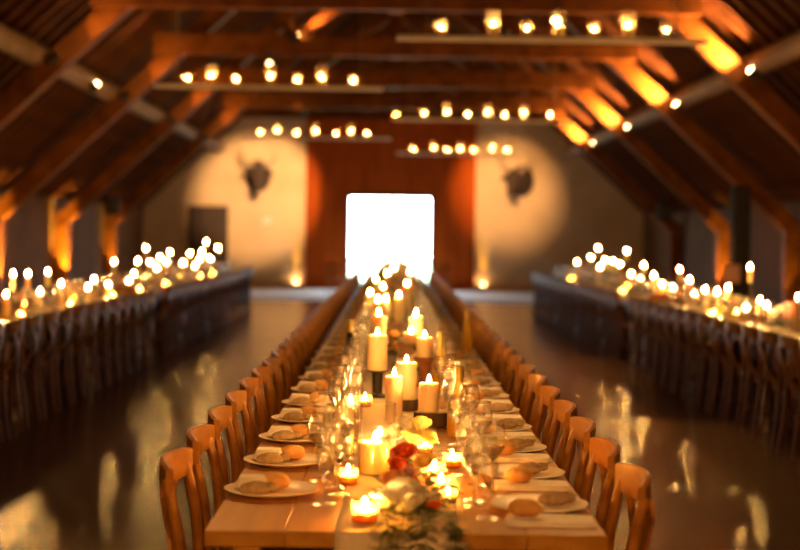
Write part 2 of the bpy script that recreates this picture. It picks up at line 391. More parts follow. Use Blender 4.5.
# post uplights along the low side walls
for s,y,e_,lab in ((-1,25.05,900,'near left'),(-1,30.2,900,'middle left'),(-1,35.35,260,'far left'),(1,30.2,260,'middle right'),(1,25.05,50,'near right')):
    spotlamp((s*6.55,y-.42,.16),(s*6.85,y-.1,1.4),'small floor uplight at the foot of the %s roof post'%lab,e_,32,(1,.56,.06),.5,'floor uplights')
# loudspeakers
def loudspeaker(loc, w, d, h, label, rod=None):
    t=thing('loudspeaker',label,'loudspeaker',loc,0,'black loudspeakers')
    put('cabinet',MB().box(-w/2,w/2,-d/2,d/2,0,h,bev=.012).mesh('cabinet',M['black']),t)
    put('grille',MB().box(-w/2+.02,w/2-.02,-d/2-.012,-d/2-.001,.03,h-.03,bev=.004).mesh('grille',M['iron']),t)
    if rod: put('bracket',MB().sweep([(0,0,h),(0,0,h+rod)],.015,.015,n=8).mesh('bracket',M['iron']),t)
p=at(667,212,30.0); loudspeaker((p.x,30.2,p.z-.18),.3,.26,.36,'black loudspeaker hanging under a right rafter',L(p.x)-p.z-.18)
p=at(110,206,30.0); loudspeaker((p.x,30.2,p.z-.18),.3,.26,.36,'black loudspeaker hanging under a left rafter',L(p.x)-p.z-.18)
p=at(740,240,23.4); loudspeaker((p.x,23.4,0),.27,.27,2.42,'tall dark column standing by the right side wall')
p=at(734,274,23.1)
tag(put('paper_notice',MB().box(-.13,.13,-.006,0,-.145,.145).mesh('paper_notice',M['paper']),None,(p.x,23.252,p.z)),'square pink paper notice fixed to tall dark column on the right','notice')

# ------------------------------------------------------------------ small kinds
def flame_mesh(h=.036,r=.0085):
    return MB().lathe([(.0005,0),(r*.75,h*.12),(r,h*.30),(r*.8,h*.52),(r*.42,h*.78),(.0004,h)],8,cap0=False,cap1=False).mesh('flame',M['flame'],True)
FL=flame_mesh()
WK=MB().sweep([(0,0,-.002),(.001,0,.007),(.003,0,.012)],.0012,.0012,n=6).mesh('wick',M['wick'])
wax_cache={}
def wax(r,h):
    k=(round(r,3),round(h,2))
    if k not in wax_cache:
        wax_cache[k]=MB().lathe([(r*.985,0),(r,.004),(r,h-.006),(r*.95,h),(r*.86,h-.001),(r*.6,h-.007),(.004,h-.009)],24).mesh('wax',M['wax'],True)
    return wax_cache[k]
def candle(x,y,z,r,h,label,group,name='pillar_candle',fs=1.0):
    t=thing(name,label,'candle',(x,y,z),0,group)
    put('wax',wax(r,h),t); put('wick',WK,t,(0,0,h-.009))
    f=put('flame',FL,t,(0,0,h-.001)); f.scale=(fs,fs,fs); return t

# ------------------------------------------------------------------ hanging boards with candle jars
def jar_proto(r,h):
    g=MB().lathe([(r*.9,.002),(r,.01),(r,h),(r*.985,h+.003),(r*.965,h),(r*.965,.014),(r*.86,.012)],20,cap0=True,cap1=True).mesh('jar_glass',M['jar'],True)
    return g
JS,JT=jar_proto(.062,.145),jar_proto(.072,.275)
BL=3.1; BZ=3.55
boards=[(14.75,1.56,[440,492,526,557,593,627,669],'nearest hanging board, upper right'),
        (19.9,-1.72,[187,211,236,270,297,321,353],'hanging board on the upper left'),
        (25.05,1.50,[424,447,468,488,505,524,550],'second hanging board back on the right'),
        (30.2,-1.62,[260,278,297,316,337,351,367],'farther hanging board on the left'),
        (35.35,1.60,[412,434,448,461,475,493,508],'farthest hanging board on the right')]
bmesh_=MB().box(-BL/2,BL/2,-.11,.11,-.036,0,bev=.005).mesh('board',M['plank'])
rope=[MB().sweep([(sx*1.25,sy*.10,-.036),(sx*1.25,sy*.10,0),(sx*1.25,sy*.03 ,TB-BZ+.0)],.005,.005,n=6).mesh('rope',M['rope']) for sx in (-1,1) for sy in (-1,1)]
for y,xc,pxs,bl in boards:
    t=thing('hanging_board','whitewashed plank hung on cords: the '+bl,'hanging shelf',(xc,y-.19,BZ),0,'hanging candle boards')
    put('board',bmesh_,t)
    for r_ in rope: put('cord',r_,t)
    for k,px in enumerate(pxs):
        X=at(px,100,y-.19).x
        X=max(xc-BL/2+.1,min(xc+BL/2-.1,X))
        tall=k%2==1
        if abs(abs(X-xc)-1.25)<.09: X=xc+math.copysign(1.155 if abs(X-xc)<1.25 else 1.345,X-xc)
        c=thing('candle_jar','%s glass jar candle, %s from the left on %s'%('tall' if tall else 'short',nth(k+1),bl),'candle jar',(X,y-.19,BZ+.0005),0,'candle jars on the hanging boards')
        put('jar_glass',JT if tall else JS,c)
        h=.10 if tall else .06
        put('wax',wax(.05,h),c,(0,0,.0145)); put('wick',WK,c,(0,0,.0145+h-.009)); f=put('flame',FL,c,(0,0,.0145+h-.001)); f.scale=(.95,.95,.95)
c=thing('candle_jar','small amber glass jar candle at the left end of second right board','candle jar',(0.02,25.05-.19,BZ+.0005),0,'candle jars on the hanging boards')
put('jar_glass',MB().lathe([(.04,.002),(.05,.01),(.05,.09),(.047,.09),(.046,.014),(.04,.012)],18).mesh('jar_glass',M['amber'],True),c)
put('wax',wax(.03,.03),c,(0,0,.0145)); put('flame',FL,c,(0,0,.045))

# ------------------------------------------------------------------ chairs
def chair_parts(mat):
    P=[]
    g=MB(); n=28; out=[]
    for i in range(n):
        a=2*pi*i/n; c,s=cos(a),sin(a); q=.62
        x=math.copysign(abs(c)**q,c)*(.205+.018*s); y=math.copysign(abs(s)**q,s)*.20
        out.append((x,y))
    vs=[(x*.96,y*.96,.440) for x,y in out]+[(x,y,.450) for x,y in out]+[(x,y,.464) for x,y in out]+[(x*.95,y*.95,.472) for x,y in out]+[(x*.55,y*.55,.462) for x,y in out]
    fs=[tuple(range(n-1,-1,-1))]+[(k*n+i,k*n+(i+1)%n,k*n+n+(i+1)%n,k*n+n+i) for k in range(4) for i in range(n)]+[tuple(4*n+i for i in range(n))]
    g.add(vs,fs); P.append(('seat',g.mesh('seat',mat,True)))
    for s in (-1,1):
        g=MB(); g.sweep([(s*.185,.185,0),(s*.178,.170,.22),(s*.165,.150,.442)],[.015,.017,.019],[.015,.017,.019],n=10,up=(0,1,0)); P.append(('leg',g.mesh('leg',mat,True)))
    for s in (-1,1):
        g=MB(); g.sweep([(s*.195,-.265,0),(s*.19,-.235,.2),(s*.19,-.213,.42),(s*.19,-.212,.55),(s*.192,-.222,.70),(s*.19,-.244,.81),(s*.188,-.262,.872)],
                        [.015,.018,.021,.023,.023,.021,.017],[.014,.016,.018,.018,.018,.016,.013],n=10,up=(0,1,0)); P.append(('leg',g.mesh('leg',mat,True)))
    g=MB(); N=13; vs=[]; fs=[]
    for i in range(N):
        u=-1+2*i/(N-1); x=u*.208; y=-.292+.045*u*u; hh=.047-.012*abs(u)**3
        for (dy,z) in ((-.011,.865-hh),(.011,.863-hh),(.009,.868+hh),(0,.873+hh),(-.012,.868+hh)):
            vs.append((x,y+dy-(z-.865)*.2*0-.0,z))
    for i in range(N-1):
        for k in range(5): fs.append((i*5+k,i*5+(k+1)%5,i*5+5+(k+1)%5,i*5+5+k))
    fs.append((4,3,2,1,0)); fs.append(tuple((N-1)*5+k for k in range(5)))
    g.add(vs,fs); P.append(('top_rail',g.mesh('top_rail',mat,True)))
    for s in (-1,1):
        g=MB(); pts=[]
        for i in range(9):
            u=i/8; pts.append((s*(-.168+.336*u)*(1-.12*sin(pi*u)),-.203-.075*u-.03*sin(pi*u)+s*.0065,.476+.36*u))
        g.sweep(pts,.031,.006,up=(0,1,0)); P.append(('back_slat',g.mesh('back_slat',mat,True)))
    for s in (-1,1):
        g=MB(); g.sweep([(s*.178,.167,.20),(s*.19,-.235,.21)],.0085,.0085,n=8); P.append(('stretcher',g.mesh('stretcher',mat,True)))
    g=MB(); g.sweep([(-.18,.0,.205),(.18,.0,.205)],.0085,.0085,n=8); P.append(('stretcher',g.mesh('stretcher',mat,True)))
    return P
CP=chair_parts(M['chair']); DP=chair_parts(M['dchair'])
for _nm,_me in CP+DP:
    for _v in _me.vertices: _v.co.z*=.952
def chair(x,y,rz,label,group,P):
    t=thing('dining_chair',label,'chair',(x,y,0),rz,group)
    for nm,me in P: put(nm,me,t)
    return t
CP_=[None,None]
def place_chair(x,y,rz,label,group,dark=False):
    i=1 if dark else 0
    if CP_[i] is None: CP_[i]=chair(x,y,rz,label,group,DP if dark else CP); return CP_[i]
    return dup(CP_[i],label,(x,y,0),rz,group)

# ------------------------------------------------------------------ tables
YS=3.84; ML=2.43; NM=10; YE=YS+ML*NM
def table(x,y0,y1,hw,label,group,top,legm,legs,cat='table'):
    t=thing('dining_table',label,cat,(x,(y0+y1)/2,0),0,group); h=(y1-y0)/2-.002
    g=MB()
    for k in range(5):
        a=-hw+2*hw*k/5; b=a+2*hw/5
        g.box(a+.0006,b-.0006,-h,h,TH-.042,TH,bev=.002)
    put('tabletop',g.mesh('tabletop',top),t)
    put('apron',MB().box(-hw+.09,hw-.09,-h+.06,-h+.085,TH-.125,TH-.042).box(-hw+.09,hw-.09,h-.085,h-.06,TH-.125,TH-.042)
        .box(-hw+.09,-hw+.115,-h+.085,h-.085,TH-.1,TH-.042).box(hw-.115,hw-.09,-h+.085,h-.085,TH-.1,TH-.042).mesh('apron',top),t)
    for lx,ly,w in legs:
        put('leg',MB().box(lx-w/2,lx+w/2,ly*(h-.03)-w/2,ly*(h-.03)+w/2,0,TH-.042,bev=.004).mesh('leg',legm),t)
    return t
HW=.535
for k in range(NM):
    y0=YS+k*ML
    fx=.42 if k==0 else .15
    lab='long oak banquet table section with runner, '+('closest to the camera' if k==0 else nth(k+1)+' section from the front')
    table(CX,y0,y0+ML,HW,lab,'centre banquet table sections',M['table'],M['table'],[(-fx,-1,.07),(fx,-1,.07),(-.15,.93,.07),(.15,.93,.07)])
SX=3.5; SHW=.5; SM=2.8
SIDE=[(9.0+SM*i,9.0+SM*(i+1)) for i in range(3)]+[(18.2+SM*i,18.2+SM*(i+1)) for i in range(4)]
for s,nm in ((-1,'left'),(1,'right')):
    for i,(a,b) in enumerate(SIDE):
        lw=.05
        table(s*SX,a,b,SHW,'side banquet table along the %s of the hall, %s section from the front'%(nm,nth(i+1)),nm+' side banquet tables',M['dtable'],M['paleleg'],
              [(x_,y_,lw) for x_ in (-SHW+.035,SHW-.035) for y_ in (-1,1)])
# linen runner along the middle and over the front edge
RW=.165
def runner(x,y0,y1,hw,label,front=True):
    g=MB(); pts=[]
    prof=[]
    if front: prof+=[(y0-.014,TH-.17),(y0-.013,TH-.08),(y0-.012,TH-.015),(y0-.006,TH+.003)]
    n=60
    prof+=[(y0+.01+(y1-y0-.02)*i/n,TH+.0045) for i in range(n+1)]
    vs=[];fs=[]; m=9
    for (y,z) in prof:
        for j in range(m):
            u=-1+2*j/(m-1); vs.append((x+hw*u+.006*sin(y*3.1),y-(.004*(1+sin(u*7)) if z<TH-.01 else 0),z))
    k=len(prof)
    for i in range(k-1):
        for j in range(m-1): fs.append((i*m+j,i*m+j+1,i*m+m+j+1,i*m+m+j))
    g.add(vs,fs); me=g.mesh('table_runner',M['linen'],True)
    o=put('table_runner',me); md=o.modifiers.new('cloth','SOLIDIFY'); md.thickness=.0025; md.offset=0
    return tag(o,label,'table runner','table runners')
runner(CX-.02,YS,YE-.05,RW,'pale linen runner down the long centre table, draped over its front edge')
for s,nm in ((-1,'left'),(1,'right')):
    runner(s*SX,9.02,17.3,.17,'pale linen runner on the front %s side table'%nm,False)
    runner(s*SX,18.25,29.3,.17,'pale linen runner on the rear %s side table'%nm,False)

# ------------------------------------------------------------------ tableware prototypes
PLATE=MB().lathe([(.08,0),(.085,.003),(.10,.006),(.138,.017),(.143,.019),(.143,.021),(.137,.021),(.10,.011),(.085,.0075),(.002,.007)],36).mesh('dinner_plate',M['plate'],True)
g=MB(); vs=[];fs=[]
nx,ny=10,6
def napkin_mesh(w0=.125,d0=.062,layers=3):
    g=MB()
    for lay in range(layers):
        z0=.0005+lay*.0055; vs=[];fs=[]; w,d=w0-.003*lay,d0-.002*lay
        for k,(zz,ins) in enumerate(((z0,.002),(z0+.0025,0),(z0+.005,.002))):
            for i in range(24):
                a=2*pi*i/24; c,s_=cos(a),sin(a)
                vs.append((math.copysign(abs(c)**.25,c)*(w-ins),math.copysign(abs(s_)**.25,s_)*(d-ins),zz+.0006*sin(5*a)))
        fs=[tuple(range(23,-1,-1))]+[(k*24+i,k*24+(i+1)%24,k*24+24+(i+1)%24,k*24+24+i) for k in range(2) for i in range(24)]+[tuple(48+i for i in range(24))]
        g.add(vs,fs)
    return g.mesh('napkin',M['napkin'],True)
NAPKIN=napkin_mesh(); NAPKIN2=napkin_mesh(.056,.040,6)
ROLL_=[MB().blob((0,0,.021),(.048-.003*k,.036+.002*k,.026),18,12,.045,k+3,zflat=0.0).mesh('bread_roll',M['bread'],True) for k in range(3)]
def pouch():
    g=MB(); g.blob((0,0,.017),(.046,.03,.02),16,10,.08,5,zflat=0.0); g.blob((.05,.004,.020),(.020,.019,.013),12,8,.15,8)
    g.sweep([(.036,-.014,.019),(.037,0,.034),(.036,.016,.019),(.036,0,.006),(.036,-.014,.019)],.002,.002,n=6); return g.mesh('hessian_pouch',M['hessian'],True)
POUCH=pouch()
def stem_glass(bowl_r,bowl_h,H,nm,fill=0,liq='water'):
    z0=H-bowl_h
    g=MB().lathe([(.034,.0008),(.031,.0022),(.012,.005),(.005,.011)],18,cap0=False,cap1=False)
    g.lathe([(.0048,.012),(.0042,z0*.6),(.006,z0-.006),(bowl_r*.42,z0+.004),(bowl_r*.45,z0+.008)],14,cap0=True,cap1=True,mi=1)
    g.lathe([(bowl_r*.46,z0+.006),(bowl_r*.85,z0+bowl_h*.22),(bowl_r,z0+bowl_h*.42),(bowl_r*.96,z0+bowl_h*.7),(bowl_r*.80,H)],20,cap0=False,cap1=False)
    g.lathe([(bowl_r*.80,H-.002),(bowl_r*.80+.002,H),(bowl_r*.80,H+.002),(bowl_r*.80-.002,H),(bowl_r*.80,H-.002)],20,cap0=False,cap1=False,mi=1)
    if fill: g.lathe([(bowl_r*.40,z0+.0085),(bowl_r*.80,z0+bowl_h*.22),(bowl_r*.93,z0+bowl_h*fill)],20,mi=2)
    return g.mesh(nm,[M['glass'],M['stemglass'],M[liq]],True)
WINE=stem_glass(.040,.105,.215,'wine_glass',.36,'whitewine'); GOB=stem_glass(.036,.085,.175,'water_goblet',.5,'water'); WIN2=stem_glass(.037,.10,.20,'red_wine_glass'); FLU=stem_glass(.026,.13,.225,'champagne_flute')

occ=[]
def free(x,y,r): return all((x-a)**2+(y-b)**2>(r+c)**2 for a,b,c in occ if abs(b-y)<.4)
def take(x,y,r): occ.append((x,y,r))

# ------------------------------------------------------------------ centre decoration
def rose_mesh(R,mat,seed=0):
    rnd=random.Random(seed); g=MB(); g.blob((0,0,R*.05),(R*.34,R*.34,R*.5),10,7,.1,seed)
    for ring,(n,rad,op,h) in enumerate(((3,.30,.10,.72),(5,.46,.30,.70),(6,.66,.62,.58),(7,.86,1.0,.40))):
        for i in range(n):
            a=2*pi*(i+.5*ring)/n+rnd.uniform(-.15,.15); vs=[];fs=[]; U,V=5,5; w=R*(1.9/n**.5)*(.85+.20*ring)
            for v in range(V):
                t=v/(V-1); rr=R*rad*(.35+.65*sin(t*pi/2))+R*op*.18*t**3; zz=-R*.35+R*(h+.35)*(t-.28*op*t**3)
                for u in range(U):
                    q=-1+2*u/(U-1); ww=w*.5*sin(pi*(.22+.50*t))*1.1
                    x=rr-.22*R*q*q*(1-.3*t); y=q*ww; z=zz-.10*R*q*q*t+rnd.uniform(-.015,.015)*R
                    vs.append((x*cos(a)-y*sin(a),x*sin(a)+y*cos(a),z))
            for v in range(V-1):
                for u in range(U-1): fs.append((v*U+u,v*U+u+1,v*U+U+u+1,v*U+U+u))
            g.add(vs,fs)
    return g.mesh('rose',mat,True)
def leaf(g,base,d,size,up=(0,0,1)):
    d=Vector(d).normalized(); s=d.cross(Vector(up)); 
    if s.length<1e-3: s=Vector((1,0,0))
    s.normalize(); n=s.cross(d); base=Vector(base); vs=[];fs=[]
    for k,(t,w) in enumerate(((0,.06),(.3,.42),(.6,.46),(.85,.22),(1,.02))):
        c=base+d*(size*t)-n*(size*.22*t*t)
        vs+= [c-s*(size*w*.5)+n*size*.04, c-n*0, c+s*(size*w*.5)+n*size*.04]
    for k in range(4):
        for j in range(2): fs.append((k*3+j,k*3+j+1,k*3+4+j,k*3+3+j))
    g.add(vs,fs)
def foliage_mesh(cx,cy,cz,rx,ry,rz,n,seed,mat,size=(.03,.055),zmin=.002):
    rnd=random.Random(seed); g=MB()
    for _ in range(n):
        a=rnd.uniform(0,2*pi); el=rnd.uniform(0,1)
        d=Vector((cos(a)*rx,sin(a)*ry,el*rz)); q=rnd.uniform(.35,1.0)
        p=Vector((cx,cy,cz))+d*q; dr=Vector((cos(a),sin(a),rnd.uniform(-.2,.9)))
        if p.z<zmin+.012: dr.z=abs(dr.z)*.6+.1
        leaf(g,(p.x,p.y,max(p.z,zmin)),dr,rnd.uniform(*size))
    return g.mesh('foliage',mat,True)
ROSE={k:[rose_mesh(1.0,M[k],i) for i in range(2)] for k in ('white_rose','yellow_rose','red_rose','peach_rose','pink_rose')}

# front arrangement (built where the photograph shows each bloom)
fc=Vector((CX-.005,4.22,TH+.005))
fa=thing('flower_arrangement','loose arrangement of cream, coral and peach roses at front of centre table','flower arrangement',fc,0,'flower arrangements')
for px,py,Y,r,k in ((402,507,4.05,.056,'white_rose'),(383,517,4.02,.036,'white_rose'),(393,489,4.20,.034,'peach_rose'),(409,481,4.28,.021,'pink_rose'),
                    (399,476,4.36,.036,'red_rose'),(404,461,4.46,.036,'red_rose'),(396,441,4.86,.036,'white_rose'),(413,446,4.75,.038,'yellow_rose'),
                    (404,432,5.0,.036,'white_rose'),(420,432,5.05,.034,'yellow_rose'),(433,521,4.02,.020,'red_rose'),(420,507,4.12,.036,'white_rose'),(428,445,4.95,.034,'yellow_rose'),(388,452,4.72,.03,'white_rose'),(416,497,4.3,.03,'peach_rose'),(410,522,3.98,.034,'white_rose'),(424,470,4.5,.03,'yellow_rose')):
    p=at(px,py,Y); p.z=max(p.z,TH+r*.75)
    r*=1.2; p.z+=.03; p.y-=.03
    o=put('rose',ROSE[k][int(px)%2],fa,p-fc); o.scale=(r,r,r*.95); o.rotation_euler=(random.uniform(.35,.75),random.uniform(-.3,.3),random.uniform(0,6))
put('foliage',foliage_mesh(.025,-.02,.005,.105,.20,.05,200,3,M['leaf']),fa)
put('foliage',foliage_mesh(.05,.42,.01,.07,.22,.07,110,4,M['leaf2'],(.025,.045)),fa)
g=MB(); rnd=random.Random(5)
for x0 in (-.055,-.03,.005,.04,.075,.10,.13):              # sprigs that lie on the runner and hang over the table edge
    drop=rnd.uniform(.03,.10); kx=rnd.uniform(-.04,.05)
    q=[Vector((x0*.6,-.20,.035)),Vector((x0*.9,-.30,.03)),Vector((x0+kx*.3,-.385,.03)),Vector((x0+kx*.7,-.425,.0)),Vector((x0+kx,-.435,-drop))]
    g.sweep([(a.x,a.y,a.z) for a in q],.0015,.0015,n=5)
    for k in range(4):
        for t in (.0,.33,.66):
            a=q[k].lerp(q[k+1],t)
            for sd in (-1,1): leaf(g,a,(sd*rnd.uniform(.5,1),rnd.uniform(-.9,.1),rnd.uniform(-.35,.45) if k>1 else rnd.uniform(.1,.7)),rnd.uniform(.026,.044))
put('trailing_leaves',g.mesh('trailing_leaves',M['leaf'],True),fa)
for i in range(9): take(CX+.02,3.95+i*.13,.10)

def riser_log(x,y,r,h,label):
    t=thing('log_slice',label,'log slice',(x,y,TH+.006),0,'log slices on centre table')
    put('bark',MB().lathe([(r*.96,0),(r,.004),(r*1.01,h*.5),(r,h-.004),(r*.96,h)],22,cap0=False,cap1=False).mesh('bark',M['bark'],True),t)
    put('end_grain',MB().lathe([(r*.955,.001),(r*.955,h)],22).mesh('end_grain',M['endgrain']),t); return TH+.006+h
GC='candles on the centre table'
def px_candle(x0,x1,yt,yb,Y,label,base=None):
    c=at((x0+x1)/2,yt,Y); b=at((x0+x1)/2,yb,Y); r=(x1-x0)/2*Y/F
    zb=base if base is not None else b.z
    candle(c.x,Y,zb,r,max(.03,c.z-zb),label,GC); take(c.x,Y,r+.01); return c.x
ZT=TH+.0065
# hurricane vase with candle
pa=at(375,442,4.75); take(pa.x,4.75,.07)
candle(pa.x,4.75,ZT+.006,.05,pa.z-ZT-.006,'cream pillar candle burning inside the clear hurricane vase',GC)
def vase(x,y,r0,r1,h,label,name='hurricane_vase'):
    o=put(name,MB().lathe([(r0*.9,.0),(r0,.006),(r0*.5+r1*.5,h*.5),(r1,h),(r1-.003,h),(r0*.5+r1*.5-.003,h*.5),(r0-.003,.006),(.002,.0052)],28,cap0=True,cap1=True).mesh(name,M['vase'],True),None,(x,y,ZT))
    take(x,y,max(r0,r1)); return tag(o,label,'vase','glass vases on centre table')
vase(pa.x+.008,4.75,.063,.060,at(375,403,4.75).z-ZT,'clear cylindrical hurricane vase around a pillar candle near the front')
pb=at(350,440,5.15); vase(pb.x,5.15,.045,.026,.215,'tapered clear glass lantern left of the hurricane vase','glass_lantern')
candle(pb.x,5.15,ZT+.006,.013,.17,'slim taper candle burning inside the tapered glass lantern',GC,'taper_candle')
px_candle(385.5,403,376,425,6.1,'tall cream pillar candle in the front trio, left of the log slice',ZT)
z=riser_log(at(406,400,6.5).x,6.5,.055,.05,'dark bark log slice under the tallest candle of the front trio')
px_candle(396,417,362.5,400,6.5,'cream pillar candle standing highest in the front trio, in its middle',z+.0005)
z=riser_log(at(431,414,6.0).x,6.0,.072,.055,'bark-edged log slice under the short candle beside the wine bottle')
px_candle(419,439,383,414,6.0,'short cream pillar candle on log slice beside golden wine bottle',z+.0005)
# dark stand with candle
xe=at(377.5,370,7.0).x; cs=thing('candle_stand','dark turned candle stand under a thick cream candle, left of centre','candle stand',(xe,7.0,ZT),0,'candle stands on centre table')
hb=at(377.5,370,7.0).z-ZT
put('stem',MB().lathe([(.045,0),(.046,.008),(.025,.02),(.026,hb-.02),(.03,hb-.012)],18).mesh('stem',M['iron'],True),cs)
put('dish',MB().lathe([(.03,hb-.012),(.052,hb-.004),(.052,hb)],20).mesh('dish',M['iron'],True),cs)
px_candle(367.6,387.7,335,370,7.0,'thick cream pillar candle on the dark turned stand',ZT+hb+.0005)
# red pedestal with candle
xf=at(425,357,7.5).x; hb=at(425,357,7.5).z-ZT; cs=thing('candle_stand','reddish wooden pedestal carrying a squat candle, right of centre','candle stand',(xf,7.5,ZT),0,'candle stands on centre table')
put('pedestal',MB().lathe([(.042,0),(.045,.01),(.030,.03),(.026,hb*.5),(.038,hb-.035),(.055,hb-.02)],20).mesh('pedestal',M['terracotta'],True),cs)
put('dish',MB().lathe([(.055,hb-.02),(.060,hb-.012),(.060,hb)],22).mesh('dish',M['terracotta'],True),cs)
px_candle(416.5,432.5,337.5,357,7.5,'squat cream pillar candle on the reddish pedestal',ZT+hb+.0005)
# crate with candle
pc=at(409,343,8.8); hb=pc.z-ZT
t=thing('wooden_box','small pale wooden box with a candle on top, behind the red pedestal','box',(pc.x,8.8,ZT)); take(pc.x,8.8,.08)
put('box_body',MB().box(-.065,.065,-.065,.065,0,hb-.012).mesh('box_body',M['crate']),t); put('lid',MB().box(-.07,.07,-.07,.07,hb-.012,hb,bev=.003).mesh('lid',M['crate']),t)
px_candle(404,418,333,343,8.8,'cream candle on top of the small wooden box',ZT+hb+.0005)
# bottles
def bottle(px,Y,h,r,label,mat):
    p=at(px,400,Y); t=thing('wine_bottle',label,'bottle',(p.x,Y,TH+.007),0,'wine bottles on the tables'); take(p.x,Y,r+.005)
    nr=.0145
    put('bottle_glass',MB().lathe([(r*.93,0),(r,.006),(r,h*.40),(r*.93,h*.48),(r*.62,h*.60),(nr*1.25,h*.72),(nr,h*.78),(nr,h*.985),(nr*1.15,h*.985),(nr*1.15,h)],22,cap1=False).mesh('bottle_glass',mat,True),t)
    put('foil_cap',MB().lathe([(nr*1.18,h*.78),(nr*1.2,h*.98),(nr*1.3,h*.985),(nr*1.3,h+.002),(.001,h+.002)],16,cap0=False,cap1=True).mesh('foil_cap',M['foil'],True),t)
    put('wine',MB().lathe([(r*.88,.006),(r*.93,.012),(r*.93,h*.39),(r*.85,h*.48),(r*.54,h*.60)],20).mesh('wine',M['gold'],True),t); return t
bottle(459,5.7,.268,.046,'golden white wine bottle standing right of the short candle',M['gold'])
bottle(440,7.25,.30,.040,'golden wine bottle beside the red pedestal',M['gold'])
bottle(466,9.6,.30,.038,'wine bottle farther back on the right of centre table',M['gold'])
bottle(349,8.2,.30,.038,'dark wine bottle on left of the centre table',M['dkbottle'])
# votives
VOT=MB().lathe([(.028,0),(.033,.004),(.036,.06),(.034,.06),(.031,.007),(.002,.006)],20,cap0=True,cap1=True).mesh('votive_cup',M['amber'],True)
def votive(x,y,label,sc=1.0,z=ZT,fs=1.0):
    t=thing('tea_light',label,'tea light',(x,y,z),0,'tea lights on the tables'); t.scale=(sc,)*3
    put('votive_cup',VOT,t); put('wax',wax(.026,.025),t,(0,0,.0075)); f=put('flame',FL,t,(0,0,.0315)); f.scale=(fs,fs,fs); take(x,y,.037*sc)
for px,py,Y,sc,lab in ((365,509,3.94,1.05,'amber tea light glowing at the very front beside the white roses'),(348,484,4.55,.9,'amber tea light left of the hurricane vase'),
                       (434,474,4.62,1.1,'bright tea light right of the coral roses'),(448,500,4.25,.75,'small tea light at the front right of the flowers'),
                       (425,455,5.2,.8,'tea light behind the yellow roses'),(441,486,4.45,.8,'tea light among the glasses right of the flowers, lower one'),(452,466,4.9,.9,'tea light among the glasses right of the flowers, upper one'),(365,400,6.6,.9,'tea light left of the front candle trio'),(447,380,8.0,.9,'tea light right of the red pedestal')):
    votive(at(px,py,Y).x,Y,lab,sc)

# farther candles down the centre table
far=[(379,312),(416,313),(378,299),(386,298),(399,294.5),(370,292),(407,283),(376,279),(387,273),(405,260),(386,259),(400,253),(390,247),(401,257),(394,268),(410,272),(383,286)]
rows=[]
for i,(px,py) in enumerate(far):
    d=py-VY
    Y=min(.47*F/d,26.6) if d>0 else 26
    if py<263: Y=22.0+(263-py)*.33
    rows.append((Y,px,py))
rows.sort()
for i,(Y,px,py) in enumerate(rows):
    p=at(px,py,Y)
    while not free(p.x,Y,.06): Y+=.07; p=at(px,py,Y)
    take(p.x,Y,.055)
    candle(p.x,Y,ZT,.046,max(.08,p.z-ZT-.02),'cream pillar candle far down the centre table, %s of those behind the wooden box'%nth(i+1),GC,fs=1.25)
# farther flowers and wine bottles
arr=[(7.9,.10,-.02,'white'),(9.2,-.05,0,'mixed'),(10.6,.02,0,'pink'),(13.4,-.02,0,'pink'),(15.9,.03,0,'white'),(17.9,-.02,0,'pink'),(20.6,.0,0,'pink'),(24.0,.01,0,'pink'),(26.9,.01,0,'pink')]
kinds={'white':['white_rose','white_rose','yellow_rose'],'mixed':['pink_rose','peach_rose','white_rose'],'pink':['pink_rose','white_rose','pink_rose']}
fol=foliage_mesh(0,0,.01,.10,.13,.16,90,9,M['leaf'],(.035,.06)); fol2=foliage_mesh(0,0,.02,.09,.11,.18,60,19,M['leaf2'],(.03,.05))
def flowers(x,y,lab,kind,seed,sc=1.0,grp='flower arrangements'):
    rnd=random.Random(seed); t=thing('flower_arrangement',lab,'flower arrangement',(x,y,ZT),rnd.uniform(0,6),grp)
    for i in range(9):
        a=i*2.4+rnd.uniform(-.3,.3); q=.035+.062*sqrt(i/9); r=rnd.uniform(.032,.044)
        o=put('rose',ROSE[rnd.choice(kinds[kind])][i%2],t,(q*cos(a),q*1.15*sin(a),.17-.9*q+rnd.uniform(-.015,.02))); o.scale=(r,r,r)
        o.rotation_euler=(rnd.uniform(-.5,.5),rnd.uniform(-.5,.5),rnd.uniform(0,6))
    put('foliage',fol,t); put('foliage',fol2,t); t.scale=(sc,)*3; return t
for i,(y,dx,_,k) in enumerate(arr):
    x=CX+dx
    yy=y
    while not free(x,yy,.10) and yy<y+1.5: yy+=.05
    take(x,yy,.15 if y<15 else .19)
    flowers(x,yy,'%s rose arrangement along the centre table, %s one behind the front flowers'%({'white':'cream','mixed':'peach and blush','pink':'blush pink'}[k],nth(i+1)),k,20+i,1.0 if y<15 else 1.4)

